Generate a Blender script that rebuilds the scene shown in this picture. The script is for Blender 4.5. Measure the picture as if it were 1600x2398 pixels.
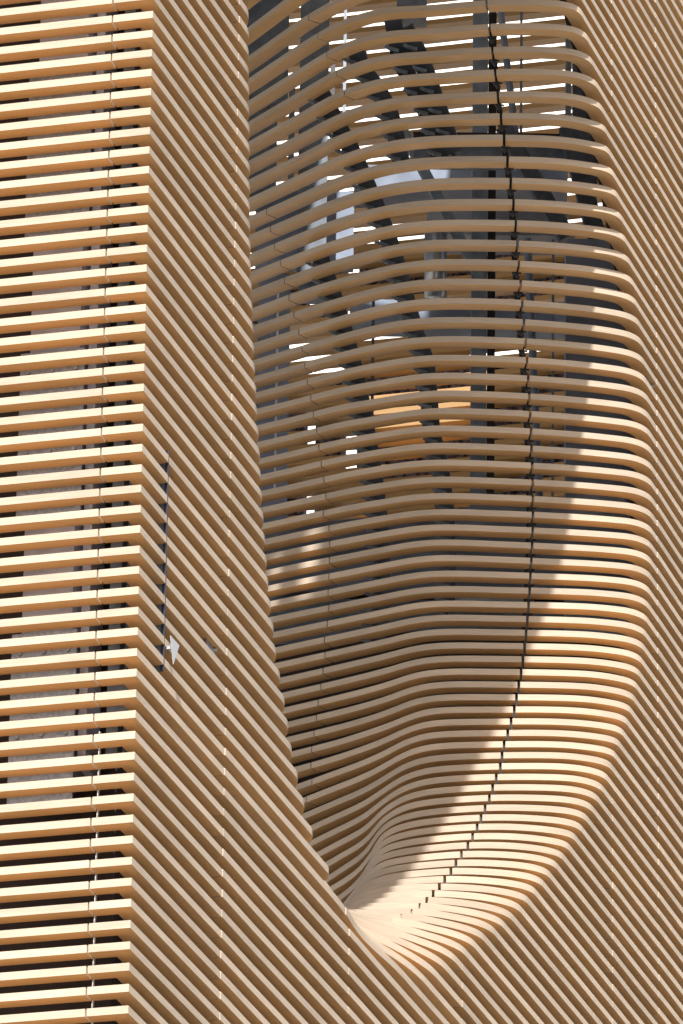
import bpy, math, random, bisect
from mathutils import Vector, Matrix
random.seed(7)
for o in list(bpy.data.objects): bpy.data.objects.remove(o, do_unlink=True)
scene = bpy.context.scene
C = scene.collection

# ---------------------------------------------------------------- camera, light, exposure
CAM_H = 1.6
FOCAL, PITCH, ROLL = 17750.0, 0.3936, 0.0136
cd = bpy.data.cameras.new('camera'); cam = bpy.data.objects.new('camera', cd); C.objects.link(cam)
cd.sensor_fit = 'HORIZONTAL'; cd.sensor_width = 36.0; cd.lens = FOCAL * 36.0 / 1600.0
cd.clip_start = 1.0; cd.clip_end = 6000.0
fw = Vector((0, math.cos(PITCH), math.sin(PITCH))); up0 = Vector((0, -math.sin(PITCH), math.cos(PITCH))); r0 = Vector((1, 0, 0))
rr = r0 * math.cos(ROLL) + up0 * math.sin(ROLL); uu = up0 * math.cos(ROLL) - r0 * math.sin(ROLL)
cam.matrix_world = Matrix(((rr.x, uu.x, -fw.x, 0), (rr.y, uu.y, -fw.y, 0), (rr.z, uu.z, -fw.z, CAM_H), (0, 0, 0, 1)))
scene.camera = cam

CX, CY, CZ = -1.8265, 63.6117, 31.4615 + CAM_H          # outer corner of the slatted pier, top edge of slat 0
A1, A2 = 0.2751, 1.2746                            # plan angles of the two faces
UH = Vector((math.cos(A2), math.sin(A2), 0)); VH = Vector((math.sin(A2), -math.cos(A2), 0)); ZH = Vector((0, 0, 1))
SUN_A, SUN_B = 7.0, 8.0
sunward = (-SUN_A * UH + VH + SUN_B * ZH).normalized()
elev = math.asin(sunward.z); azim = math.atan2(sunward.x, sunward.y)

world = bpy.data.worlds.new('World'); scene.world = world; world.use_nodes = True
nt = world.node_tree; bg = nt.nodes['Background']
sky = nt.nodes.new('ShaderNodeTexSky'); sky.sky_type = 'NISHITA'; sky.sun_disc = False
sky.sun_elevation = elev; sky.sun_rotation = azim; sky.air_density = 1.0; sky.dust_density = 8.0; sky.altitude = 50
nt.links.new(sky.outputs[0], bg.inputs[0]); bg.inputs[1].default_value = 0.056
sl = bpy.data.lights.new('sun', 'SUN'); sl.energy = 3.6; sl.angle = math.radians(0.53); sl.color = (1.0, 0.965, 0.91)
so = bpy.data.objects.new('sun', sl); C.objects.link(so); so.rotation_euler = sunward.to_track_quat('Z', 'Y').to_euler(); so.location = (0, 0, 80)
scene.view_settings.view_transform = 'Standard'; scene.view_settings.look = 'None'
scene.view_settings.exposure = 1.43; scene.view_settings.gamma = 1.0; scene.view_settings.use_curve_mapping = False
scene.render.engine = 'CYCLES'
scene.cycles.max_bounces = 8; scene.cycles.diffuse_bounces = 6

# ---------------------------------------------------------------- materials
def mat(name, base, rough=0.6, metal=0.0, noise=None, var=0.0, bump=0.0, spec=0.5):
    m = bpy.data.materials.new(name); m.use_nodes = True; n = m.node_tree.nodes; l = m.node_tree.links
    b = n['Principled BSDF']; b.inputs['Roughness'].default_value = rough; b.inputs['Metallic'].default_value = metal
    b.inputs['Specular IOR Level'].default_value = spec
    b.inputs['Base Color'].default_value = (*base, 1)
    if noise:
        tc = n.new('ShaderNodeTexCoord'); nz = n.new('ShaderNodeTexNoise'); nz.inputs['Scale'].default_value = noise; nz.inputs['Detail'].default_value = 6
        l.new(tc.outputs['Object'], nz.inputs['Vector'])
        mx = n.new('ShaderNodeMix'); mx.data_type = 'RGBA'
        mx.inputs[6].default_value = (*[c * (1 - var) for c in base], 1); mx.inputs[7].default_value = (*[min(1, c * (1 + var)) for c in base], 1)
        rp = n.new('ShaderNodeMapRange'); rp.inputs[1].default_value = .35; rp.inputs[2].default_value = .65
        l.new(nz.outputs[0], rp.inputs[0]); l.new(rp.outputs[0], mx.inputs[0]); l.new(mx.outputs[2], b.inputs['Base Color'])
        if bump:
            bp = n.new('ShaderNodeBump'); bp.inputs['Strength'].default_value = bump; bp.inputs['Distance'].default_value = .01
            l.new(nz.outputs[0], bp.inputs['Height']); l.new(bp.outputs[0], b.inputs['Normal'])
    return m

def wood_mat(name, base):
    m = bpy.data.materials.new(name); m.use_nodes = True; n = m.node_tree.nodes; l = m.node_tree.links
    b = n['Principled BSDF']; b.inputs['Roughness'].default_value = .6; b.inputs['Diffuse Roughness'].default_value = 1.0; b.inputs['Specular IOR Level'].default_value = .35
    uv = n.new('ShaderNodeUVMap'); mp = n.new('ShaderNodeMapping'); mp.inputs['Scale'].default_value = (1.2, 55, 1)
    oi = n.new('ShaderNodeObjectInfo'); ad = n.new('ShaderNodeVectorMath'); ad.operation = 'ADD'
    cb = n.new('ShaderNodeCombineXYZ'); mu = n.new('ShaderNodeMath'); mu.operation = 'MULTIPLY'; mu.inputs[1].default_value = 97
    l.new(oi.outputs['Random'], mu.inputs[0]); l.new(mu.outputs[0], cb.inputs[0]); l.new(mu.outputs[0], cb.inputs[2])
    l.new(uv.outputs[0], mp.inputs[0]); l.new(mp.outputs[0], ad.inputs[0]); l.new(cb.outputs[0], ad.inputs[1])
    fine = n.new('ShaderNodeTexNoise'); fine.inputs['Scale'].default_value = 3.5; fine.inputs['Detail'].default_value = 5
    l.new(ad.outputs[0], fine.inputs['Vector'])
    mp2 = n.new('ShaderNodeMapping'); mp2.inputs['Scale'].default_value = (.9, 5, 1)
    ad2 = n.new('ShaderNodeVectorMath'); ad2.operation = 'ADD'
    l.new(uv.outputs[0], mp2.inputs[0]); l.new(mp2.outputs[0], ad2.inputs[0]); l.new(cb.outputs[0], ad2.inputs[1])
    broad = n.new('ShaderNodeTexNoise'); broad.inputs['Scale'].default_value = 1.3; broad.inputs['Detail'].default_value = 3
    l.new(ad2.outputs[0], broad.inputs['Vector'])
    # value factor = 1 + grain + broad + per-board
    def m_(op, a, bb):
        q = n.new('ShaderNodeMath'); q.operation = op
        for i, s in enumerate((a, bb)):
            if isinstance(s, (int, float)): q.inputs[i].default_value = s
            else: l.new(s, q.inputs[i])
        return q.outputs[0]
    g = m_('MULTIPLY', m_('SUBTRACT', fine.outputs[0], .5), .62)
    br = m_('MULTIPLY', m_('SUBTRACT', broad.outputs[0], .5), .38)
    pb = m_('MULTIPLY', m_('SUBTRACT', oi.outputs['Random'], .5), .15)
    fac = m_('ADD', m_('ADD', g, br), m_('ADD', pb, 1.0))
    vm = n.new('ShaderNodeVectorMath'); vm.operation = 'SCALE'; vm.inputs[0].default_value = base
    l.new(fac, vm.inputs['Scale']); l.new(vm.outputs[0], b.inputs['Base Color'])
    bp = n.new('ShaderNodeBump'); bp.inputs['Strength'].default_value = .25; bp.inputs['Distance'].default_value = .002
    l.new(fine.outputs[0], bp.inputs['Height']); l.new(bp.outputs[0], b.inputs['Normal'])
    return m

M = dict(
    wood=wood_mat('pale_timber', (.57, .365, .175)),
    wood_front=wood_mat('front_timber', (.54, .455, .36)),
    wood_far=wood_mat('far_timber', (.58, .36, .15)),
    steel_dark=mat('dark_blue_grey_paint', (.07, .09, .12), .45, 0, 6, .25),
    steel_black=mat('black_paint', (.012, .012, .014), .5),
    steel_mid=mat('grey_blue_steel', (.17, .21, .26), .45, 0, 5, .25),
    galv=mat('galvanised_steel', (.42, .44, .47), .38, .75, 30, .2),
    strip=mat('bare_metal', (.62, .66, .70), .35, .6),
    conc=mat('concrete', (.24, .25, .28), .85, 0, 2.2, .25, .3),
    conc_dark=mat('dark_concrete', (.17, .20, .26), .85, 0, 1.6, .3, .3),
    backing=mat('brown_black_backing', (.035, .027, .025), .8, 0, 1.2, .2),
    panel=mat('brown_panel', (.045, .032, .03), .7, 0, 1.5, .2),
    speck=mat('speckled_insulation', (.20, .19, .26), .9, 0, 14, .9),
    pale=mat('pale_render', (.80, .79, .77), .9, 0, 3, .12),
    duct=mat('pale_duct', (.55, .58, .6), .3, .8, 8, .15),
    white=mat('white_plate', (.75, .78, .82), .35, .2),
    concw=mat('bluish_concrete', (.26, .30, .38), .85, 0, 1.2, .25, .3),
    concl=mat('pale_concrete', (.64, .67, .80), .85, 0, 3.0, .15, .3),
    blue=mat('dark_blue_strip', (.03, .036, .06), .3),
    pave=mat('pale_paving', (.15, .142, .13), .9, 0, .4, .12),
)

# ---------------------------------------------------------------- helpers
def P3(u, v, z):                     # facade-local metres -> world; z measured from slat 0
    return Vector((CX, CY, CZ)) + UH * u + VH * v + ZH * z
LD = (-math.cos(A1), math.sin(A1))   # plan direction of the left face, away from the corner
LU, LV = LD[0] * UH.x + LD[1] * UH.y, LD[0] * VH.x + LD[1] * VH.y

def thing(name, label, cat, loc=(0, 0, 0), group=None):
    o = bpy.data.objects.new(name, None); C.objects.link(o); o.location = loc; o.empty_display_size = .3
    o['label'] = label; o['category'] = cat
    if group: o['group'] = group
    return o
def tag(o, label=None, cat=None, group=None, kind=None):
    if label: o['label'] = label
    if cat: o['category'] = cat
    if group: o['group'] = group
    if kind: o['kind'] = kind
    return o
def meshobj(name, verts, faces, m, parent=None, uvs=None, smooth=None):
    me = bpy.data.meshes.new(name); me.from_pydata([tuple(v) for v in verts], [], faces); me.update()
    if m: me.materials.append(m)
    if uvs:
        ul = me.uv_layers.new(name='UVMap')
        for i, lp in enumerate(me.loops): ul.data[i].uv = uvs[lp.vertex_index]
    if smooth:
        for p in me.polygons: p.use_smooth = True
    o = bpy.data.objects.new(name, me); C.objects.link(o)
    if parent:
        o.parent = parent; o.matrix_parent_inverse = Matrix.Translation(parent.location).inverted()
    return o
def prism(path, hw, hd, side, closed_ends=True):
    """box-section bar along a 3D path; side = horizontal half-width direction per point or a single vector"""
    vs, fs = [], []
    n = len(path)
    for i, p in enumerate(path):
        t = (path[min(i + 1, n - 1)] - path[max(i - 1, 0)]).normalized()
        s = side[i] if isinstance(side, list) else side
        s = (s - t * s.dot(t)).normalized(); q = t.cross(s).normalized()
        for a, b in ((-1, -1), (1, -1), (1, 1), (-1, 1)): vs.append(p + s * a * hw + q * b * hd)
    for i in range(n - 1):
        for j in range(4):
            a = i * 4 + j; b = i * 4 + (j + 1) % 4; fs.append((a, b, b + 4, a + 4))
    fs += [(3, 2, 1, 0), tuple(range(n * 4 - 4, n * 4))]
    return vs, fs
def box_uv(u0, u1, v0, v1, z0, z1):
    vs = [P3(u, v, z) for z in (z0, z1) for v in (v0, v1) for u in (u0, u1)]
    fs = [(0, 2, 3, 1), (4, 5, 7, 6), (0, 1, 5, 4), (2, 6, 7, 3), (0, 4, 6, 2), (1, 3, 7, 5)]
    return vs, fs
def box_left(s0, s1, d0, d1, z0, z1):
    """s along the left face from the corner, d depth behind that face"""
    nx, ny = LV, -LU   # plan normal in (u,v)
    if nx < 0: nx, ny = -nx, -ny
    vs = []
    for z in (z0, z1):
        for d in (d0, d1):
            for s in (s0, s1): vs.append(P3(LU * s + nx * d, LV * s + ny * d, z))
    fs = [(0, 2, 3, 1), (4, 5, 7, 6), (0, 1, 5, 4), (2, 6, 7, 3), (0, 4, 6, 2), (1, 3, 7, 5)]
    return vs, fs
def join(parts):
    V, F = [], []
    for v, f in parts:
        o = len(V); V += v; F += [tuple(i + o for i in q) for q in f]
    return V, F
def cyl(p0, p1, r, n=12):
    ax = (p1 - p0).normalized(); s = ax.orthogonal().normalized(); q = ax.cross(s)
    vs = [p + (s * math.cos(2 * math.pi * i / n) + q * math.sin(2 * math.pi * i / n)) * r for p in (p0, p1) for i in range(n)]
    fs = [(i, (i + 1) % n, n + (i + 1) % n, n + i) for i in range(n)] + [tuple(range(n))[::-1], tuple(range(n, 2 * n))]
    return vs, fs

# ---------------------------------------------------------------- ground
g = 1500
tag(meshobj('ground', [(-g, -g, 0), (g, -g, 0), (g, g, 0), (-g, g, 0)], [(0, 1, 2, 3)], M['pave']), kind='structure')

# ---------------------------------------------------------------- slat geometry
STEP, TH, DEP = 0.2, 0.073, 0.173
CUR = {-38: [[14.994, -0.189], [14.829, -0.654], [14.69, -1.633], [14.601, -2.119], [14.785, -2.686], [15.253, -3.345], [15.695, -3.846]], -37: [[15.169, -0.237], [15.007, -0.702], [14.882, -1.687], [14.806, -2.177], [14.992, -2.746], [15.475, -3.41], [15.891, -3.903]], -36: [[15.344, -0.285], [15.185, -0.75], [15.074, -1.741], [15.011, -2.235], [15.199, -2.806], [15.697, -3.475], [16.087, -3.96]], -35: [[15.536, -0.336], [15.384, -0.805], [15.252, -1.79], [15.209, -2.291], [15.408, -2.866], [15.894, -3.532], [16.258, -4.009]], -34: [[15.717, -0.385], [15.569, -0.855], [15.413, -1.835], [15.389, -2.342], [15.596, -2.919], [16.062, -3.58], [16.399, -4.05]], -33: [[15.883, -0.43], [15.739, -0.901], [15.557, -1.875], [15.55, -2.387], [15.763, -2.967], [16.203, -3.62], [16.517, -4.083]], -32: [[16.394, -0.056], [16.039, -0.472], [15.892, -0.943], [15.694, -1.912], [15.699, -2.429], [15.91, -3.008], [16.327, -3.655], [16.621, -4.112]], -31: [[16.506, -0.086], [16.2, -0.515], [16.042, -0.984], [15.83, -1.95], [15.847, -2.47], [16.052, -3.048], [16.444, -3.687], [16.721, -4.139]], -30: [[16.638, -0.121], [16.368, -0.56], [16.198, -1.026], [15.974, -1.99], [16.001, -2.513], [16.191, -3.087], [16.556, -3.718], [16.819, -4.166]], -29: [[16.788, -0.161], [16.535, -0.605], [16.359, -1.07], [16.124, -2.031], [16.152, -2.555], [16.328, -3.125], [16.666, -3.749], [16.917, -4.193]], -28: [[16.94, -0.202], [16.694, -0.648], [16.512, -1.111], [16.267, -2.071], [16.295, -2.595], [16.463, -3.163], [16.774, -3.779], [17.014, -4.219]], -27: [[17.084, -0.24], [16.839, -0.687], [16.65, -1.149], [16.394, -2.106], [16.428, -2.632], [16.599, -3.201], [16.877, -3.807], [17.105, -4.244]], -26: [[17.206, -0.272], [16.967, -0.721], [16.77, -1.181], [16.502, -2.135], [16.553, -2.667], [16.729, -3.238], [16.975, -3.834], [17.193, -4.268]], -25: [[17.538, -0.104], [17.324, -0.304], [17.09, -0.754], [16.883, -1.212], [16.607, -2.164], [16.662, -2.697], [16.843, -3.269], [17.071, -3.86], [17.277, -4.291]], -24: [[17.637, -0.13], [17.441, -0.335], [17.204, -0.785], [16.988, -1.24], [16.71, -2.192], [16.757, -2.722], [16.938, -3.295], [17.164, -3.885], [17.356, -4.311]], -23: [[17.733, -0.156], [17.555, -0.365], [17.313, -0.814], [17.089, -1.267], [16.81, -2.219], [16.842, -2.745], [17.02, -3.317], [17.244, -3.907], [17.419, -4.328]], -22: [[17.822, -0.179], [17.653, -0.391], [17.41, -0.84], [17.185, -1.293], [16.904, -2.244], [16.928, -2.768], [17.095, -3.337], [17.309, -3.923], [17.467, -4.339]], -21: [[17.904, -0.201], [17.741, -0.415], [17.501, -0.865], [17.28, -1.318], [16.991, -2.267], [17.017, -2.792], [17.162, -3.354], [17.359, -3.936], [17.501, -4.346]], -20: [[17.973, -0.219], [17.819, -0.436], [17.579, -0.885], [17.365, -1.341], [17.066, -2.287], [17.103, -2.815], [17.218, -3.368], [17.404, -3.946], [17.533, -4.353]], -19: [[18.03, -0.235], [17.884, -0.453], [17.646, -0.903], [17.434, -1.359], [17.128, -2.304], [17.18, -2.835], [17.266, -3.38], [17.446, -3.956], [17.565, -4.359]], -18: [[18.078, -0.248], [17.937, -0.467], [17.702, -0.918], [17.49, -1.374], [17.181, -2.317], [17.239, -2.851], [17.309, -3.391], [17.489, -3.966], [17.602, -4.367]], -17: [[18.121, -0.259], [17.983, -0.48], [17.75, -0.931], [17.54, -1.387], [17.229, -2.329], [17.283, -2.862], [17.353, -3.401], [17.528, -3.975], [17.638, -4.375]], -16: [[18.156, -0.269], [18.019, -0.489], [17.791, -0.941], [17.587, -1.399], [17.275, -2.341], [17.315, -2.869], [17.396, -3.411], [17.564, -3.983], [17.67, -4.381]], -15: [[18.185, -0.277], [18.049, -0.497], [17.827, -0.951], [17.629, -1.41], [17.316, -2.351], [17.345, -2.875], [17.434, -3.42], [17.591, -3.988], [17.694, -4.385]], -14: [[18.21, -0.284], [18.077, -0.505], [17.859, -0.959], [17.661, -1.418], [17.349, -2.359], [17.372, -2.881], [17.464, -3.426], [17.617, -3.993], [17.717, -4.389]], -13: [[18.227, -0.288], [18.098, -0.511], [17.887, -0.966], [17.686, -1.424], [17.373, -2.364], [17.402, -2.888], [17.493, -3.432], [17.642, -3.997], [17.74, -4.393]], -12: [[18.229, -0.289], [18.106, -0.513], [17.898, -0.969], [17.698, -1.427], [17.389, -2.367], [17.425, -2.892], [17.517, -3.437], [17.661, -4.0], [17.758, -4.395]], -11: [[18.218, -0.287], [18.1, -0.511], [17.896, -0.968], [17.702, -1.427], [17.393, -2.366], [17.438, -2.894], [17.534, -3.439], [17.665, -3.998], [17.763, -4.393]], -10: [[18.196, -0.281], [18.083, -0.507], [17.88, -0.963], [17.69, -1.423], [17.377, -2.36], [17.435, -2.891], [17.54, -3.439], [17.66, -3.994], [17.759, -4.389]], -9: [[18.166, -0.274], [18.053, -0.499], [17.86, -0.958], [17.67, -1.417], [17.355, -2.352], [17.432, -2.888], [17.545, -3.438], [17.658, -3.99], [17.758, -4.385]], -8: [[18.133, -0.265], [18.014, -0.489], [17.833, -0.95], [17.645, -1.409], [17.341, -2.346], [17.43, -2.885], [17.551, -3.437], [17.661, -3.988], [17.762, -4.383]], -7: [[18.097, -0.256], [17.97, -0.477], [17.802, -0.941], [17.622, -1.402], [17.332, -2.342], [17.423, -2.881], [17.55, -3.434], [17.664, -3.986], [17.767, -4.381]], -6: [[18.056, -0.246], [17.923, -0.465], [17.758, -0.929], [17.59, -1.392], [17.311, -2.334], [17.406, -2.874], [17.537, -3.427], [17.661, -3.982], [17.764, -4.376]], -5: [[18.005, -0.233], [17.869, -0.45], [17.701, -0.913], [17.542, -1.378], [17.267, -2.32], [17.38, -2.864], [17.517, -3.419], [17.652, -3.976], [17.756, -4.371]], -4: [[17.956, -0.22], [17.816, -0.436], [17.639, -0.896], [17.482, -1.36], [17.212, -2.302], [17.35, -2.853], [17.495, -3.409], [17.64, -3.969], [17.746, -4.364]], -3: [[17.898, -0.205], [17.753, -0.42], [17.571, -0.877], [17.412, -1.34], [17.155, -2.284], [17.313, -2.84], [17.47, -3.399], [17.627, -3.962], [17.737, -4.358]], -2: [[17.823, -0.186], [17.665, -0.396], [17.485, -0.853], [17.33, -1.317], [17.087, -2.262], [17.271, -2.826], [17.445, -3.389], [17.612, -3.954], [17.727, -4.352]], -1: [[17.723, -0.16], [17.551, -0.366], [17.379, -0.824], [17.23, -1.288], [17.001, -2.236], [17.221, -2.809], [17.417, -3.378], [17.589, -3.944], [17.712, -4.343]], 0: [[17.618, -0.132], [17.434, -0.335], [17.266, -0.793], [17.124, -1.258], [16.901, -2.205], [17.166, -2.79], [17.381, -3.365], [17.558, -3.932], [17.69, -4.333]], 1: [[17.527, -0.109], [17.329, -0.307], [17.158, -0.763], [17.016, -1.227], [16.797, -2.174], [17.104, -2.77], [17.341, -3.35], [17.521, -3.918], [17.661, -4.321]], 2: [[17.446, -0.088], [17.227, -0.28], [17.045, -0.732], [16.904, -1.195], [16.691, -2.142], [17.033, -2.747], [17.296, -3.334], [17.489, -3.905], [17.635, -4.31]], 3: [[17.364, -0.066], [17.109, -0.249], [16.916, -0.697], [16.777, -1.16], [16.574, -2.106], [16.746, -2.408], [16.946, -2.719], [17.096, -3.017], [17.252, -3.318], [17.466, -3.895], [17.62, -4.301]], 4: [[16.971, -0.212], [16.765, -0.656], [16.635, -1.119], [16.444, -2.067], [16.596, -2.362], [16.848, -2.688], [17.035, -2.997], [17.201, -3.3], [17.462, -3.89], [17.626, -4.3]], 5: [[16.828, -0.174], [16.606, -0.612], [16.482, -1.076], [16.303, -2.025], [16.453, -2.319], [16.74, -2.654], [16.97, -2.975], [17.15, -3.283]], 6: [[16.684, -0.136], [16.44, -0.567], [16.32, -1.03], [16.157, -1.981], [16.307, -2.274], [16.623, -2.618], [16.898, -2.951], [17.095, -3.263]], 7: [[16.547, -0.1], [16.267, -0.52], [16.146, -0.982], [16.004, -1.935], [16.156, -2.228], [16.49, -2.577], [16.814, -2.924], [17.033, -3.242]], 8: [[16.087, -0.47], [15.965, -0.931], [15.843, -1.887], [15.988, -2.177], [16.333, -2.528], [16.718, -2.893], [16.96, -3.218]], 9: [[15.904, -0.42], [15.779, -0.878], [15.682, -1.344], [15.665, -1.834], [15.797, -2.12], [16.145, -2.471], [16.608, -2.858], [16.878, -3.191]], 10: [[15.725, -0.371], [15.587, -0.824], [15.497, -1.291], [15.476, -1.778], [15.585, -2.056], [15.928, -2.405], [16.495, -2.822], [16.791, -3.162]], 11: [[15.542, -0.321], [15.384, -0.767], [15.296, -1.233], [15.275, -1.718], [15.355, -1.988], [15.675, -2.328], [16.364, -2.781], [16.697, -3.131]], 12: [[15.348, -0.268], [15.166, -0.706], [15.079, -1.17], [15.06, -1.654], [15.118, -1.917], [15.391, -2.243], [16.209, -2.733], [16.6, -3.099]], 13: [[15.144, -0.213], [14.939, -0.642], [14.847, -1.103], [14.827, -1.586], [14.874, -1.844], [15.089, -2.152], [15.257, -2.26], [15.51, -2.384], [15.761, -2.518], [15.947, -2.634], [16.255, -2.843], [16.489, -3.064], [16.674, -3.255]], 14: [[14.945, -0.158], [14.706, -0.577], [14.604, -1.033], [14.585, -1.514], [14.628, -1.77], [14.785, -2.06], [14.906, -2.15], [15.092, -2.249], [15.396, -2.398], [15.675, -2.54], [15.889, -2.66], [16.187, -2.856], [16.462, -3.093]], 15: [[14.76, -0.108], [14.47, -0.511], [14.355, -0.962], [14.337, -1.441], [14.37, -1.693], [14.479, -1.968], [14.6, -2.072], [14.848, -2.204], [15.165, -2.357], [15.481, -2.524], [15.756, -2.69]], 16: [[14.589, -0.061], [14.225, -0.442], [14.101, -0.889], [14.083, -1.366], [14.103, -1.614], [14.171, -1.876], [14.324, -2.032], [14.598, -2.177], [14.848, -2.309], [15.176, -2.481]], 17: [[13.979, -0.373], [13.84, -0.814], [13.814, -1.287], [13.823, -1.53], [13.86, -1.782], [13.958, -1.898], [14.123, -2.019], [14.358, -2.152], [14.672, -2.314]], 18: [[13.737, -0.305], [13.572, -0.737], [13.532, -1.204], [13.536, -1.444], [13.553, -1.69], [13.689, -1.869], [13.854, -1.991], [14.076, -2.119], [14.361, -2.282]], 19: [[13.503, -0.24], [13.3, -0.659], [13.237, -1.117], [13.234, -1.355], [13.242, -1.596], [13.386, -1.801], [13.511, -1.915], [13.73, -2.048], [14.001, -2.206]], 20: [[13.271, -0.175], [13.022, -0.579], [12.924, -1.025], [12.914, -1.26], [12.914, -1.498], [13.017, -1.709], [13.126, -1.827], [13.343, -1.964], [13.59, -2.105]], 21: [[13.039, -0.11], [12.735, -0.496], [12.594, -0.928], [12.578, -1.16], [12.566, -1.393], [12.633, -1.612], [12.739, -1.739], [12.942, -1.875]], 22: [[12.442, -0.412], [12.252, -0.828], [12.229, -1.056], [12.203, -1.284], [12.232, -1.52], [12.314, -1.633], [12.491, -1.757]], 23: [[12.147, -0.328], [11.906, -0.727], [11.872, -0.951], [11.83, -1.173], [11.822, -1.405], [11.876, -1.515], [12.013, -1.631]], 24: [[11.856, -0.244], [11.557, -0.624], [11.507, -0.842], [11.448, -1.058], [11.406, -1.279], [11.428, -1.379], [11.497, -1.484]], 25: [[11.578, -0.164], [11.209, -0.522], [11.132, -0.731], [11.05, -0.939], [10.976, -1.149], [10.966, -1.239], [10.984, -1.328]], 26: [[11.317, -0.089], [10.867, -0.422], [10.747, -0.618], [10.636, -0.815], [10.532, -1.015], [10.484, -1.093], [10.458, -1.168]], 27: [[10.54, -0.326], [10.363, -0.504], [10.211, -0.688], [10.087, -0.88], [10.002, -0.947], [9.925, -1.006]], 28: [[10.234, -0.236], [9.993, -0.394], [9.79, -0.563], [9.646, -0.747], [9.524, -0.802], [9.392, -0.844]], 29: [[9.951, -0.153], [9.651, -0.293], [9.388, -0.442], [9.205, -0.614], [9.046, -0.657], [8.853, -0.681]], 30: [[9.693, -0.077], [9.339, -0.2], [9.019, -0.332], [8.75, -0.477], [8.567, -0.512], [8.327, -0.521]], 31: [[9.059, -0.117], [8.672, -0.227], [8.305, -0.342], [8.087, -0.367], [7.8, -0.361]], 32: [[8.338, -0.127], [7.872, -0.212], [7.619, -0.225], [7.297, -0.208], [6.99, -0.191], [6.65, -0.163]], 33: [[7.994, -0.024], [7.696, -0.047], [7.377, -0.062], [7.065, -0.057]]}
UN = {-45: 6.633, -44: 6.2, -43: 5.933, -42: 5.667, -41: 5.4, -40: 5.133, -39: 4.867, -38: 4.6, -37: 4.45, -36: 4.3, -35: 4.15, -34: 4.0, -33: 3.85, -32: 3.7, -31: 3.614, -30: 3.529, -29: 3.443, -28: 3.357, -27: 3.271, -26: 3.186, -25: 3.1, -24: 3.083, -23: 3.067, -22: 3.05, -21: 3.033, -20: 3.017, -19: 3.0, -18: 2.983, -17: 2.967, -16: 2.95, -15: 2.954, -14: 2.957, -13: 2.961, -12: 2.964, -11: 2.968, -10: 2.972, -9: 2.975, -8: 2.979, -7: 2.993, -6: 3.01, -5: 3.027, -4: 3.043, -3: 3.06, -2: 3.076, -1: 3.093, 0: 3.11, 1: 3.126, 2: 3.143, 3: 3.159, 4: 3.176, 5: 3.193, 6: 3.225, 7: 3.263, 8: 3.301, 9: 3.339, 10: 3.377, 11: 3.416, 12: 3.465, 13: 3.513, 14: 3.566, 15: 3.621, 16: 3.663, 17: 3.705, 18: 3.772, 19: 3.836, 20: 3.903, 21: 3.966, 22: 4.05, 23: 4.152, 24: 4.259, 25: 4.393, 26: 4.553, 27: 4.681, 28: 4.814, 29: 5.018, 30: 5.252, 31: 5.504, 32: 6.042, 33: 6.608}
CJ = {-38: [14.78, -0.972], -37: [14.967, -0.994], -36: [15.154, -1.016], -35: [15.35, -1.035], -34: [15.536, -1.05], -33: [15.71, -1.067], -32: [15.864, -1.071], -31: [16.024, -1.076], -30: [16.185, -1.078], -29: [16.353, -1.085], -28: [16.521, -1.097], -27: [16.669, -1.11], -26: [16.792, -1.123], -25: [16.914, -1.139], -24: [17.032, -1.15], -23: [17.143, -1.16], -22: [17.248, -1.169], -21: [17.347, -1.175], -20: [17.44, -1.183], -19: [17.512, -1.188], -18: [17.577, -1.192], -17: [17.628, -1.195], -16: [17.679, -1.198], -15: [17.716, -1.2], -14: [17.752, -1.203], -13: [17.781, -1.204], -12: [17.795, -1.204], -11: [17.794, -1.202], -10: [17.778, -1.201], -9: [17.76, -1.203], -8: [17.728, -1.202], -7: [17.7, -1.205], -6: [17.658, -1.203], -5: [17.6, -1.199], -4: [17.541, -1.196], -3: [17.467, -1.191], -2: [17.376, -1.183], -1: [17.27, -1.173], 0: [17.155, -1.162], 1: [17.037, -1.156], 2: [16.917, -1.149], 3: [16.782, -1.137], 4: [16.636, -1.133], 5: [16.473, -1.126], 6: [16.301, -1.12], 7: [16.131, -1.095], 8: [15.947, -1.063], 9: [15.746, -1.054], 10: [15.546, -1.038], 11: [15.337, -1.016], 12: [15.109, -1.0], 13: [14.873, -0.979], 14: [14.621, -0.952], 15: [14.366, -0.931], 16: [14.101, -0.908], 17: [13.836, -0.904], 18: [13.558, -0.884], 19: [13.273, -0.857], 20: [12.968, -0.838], 21: [12.635, -0.802], 22: [12.277, -0.765], 23: [11.904, -0.725], 24: [11.54, -0.698], 25: [11.151, -0.672], 26: [10.721, -0.657], 27: [10.263, -0.626], 28: [9.789, -0.571]}
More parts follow.
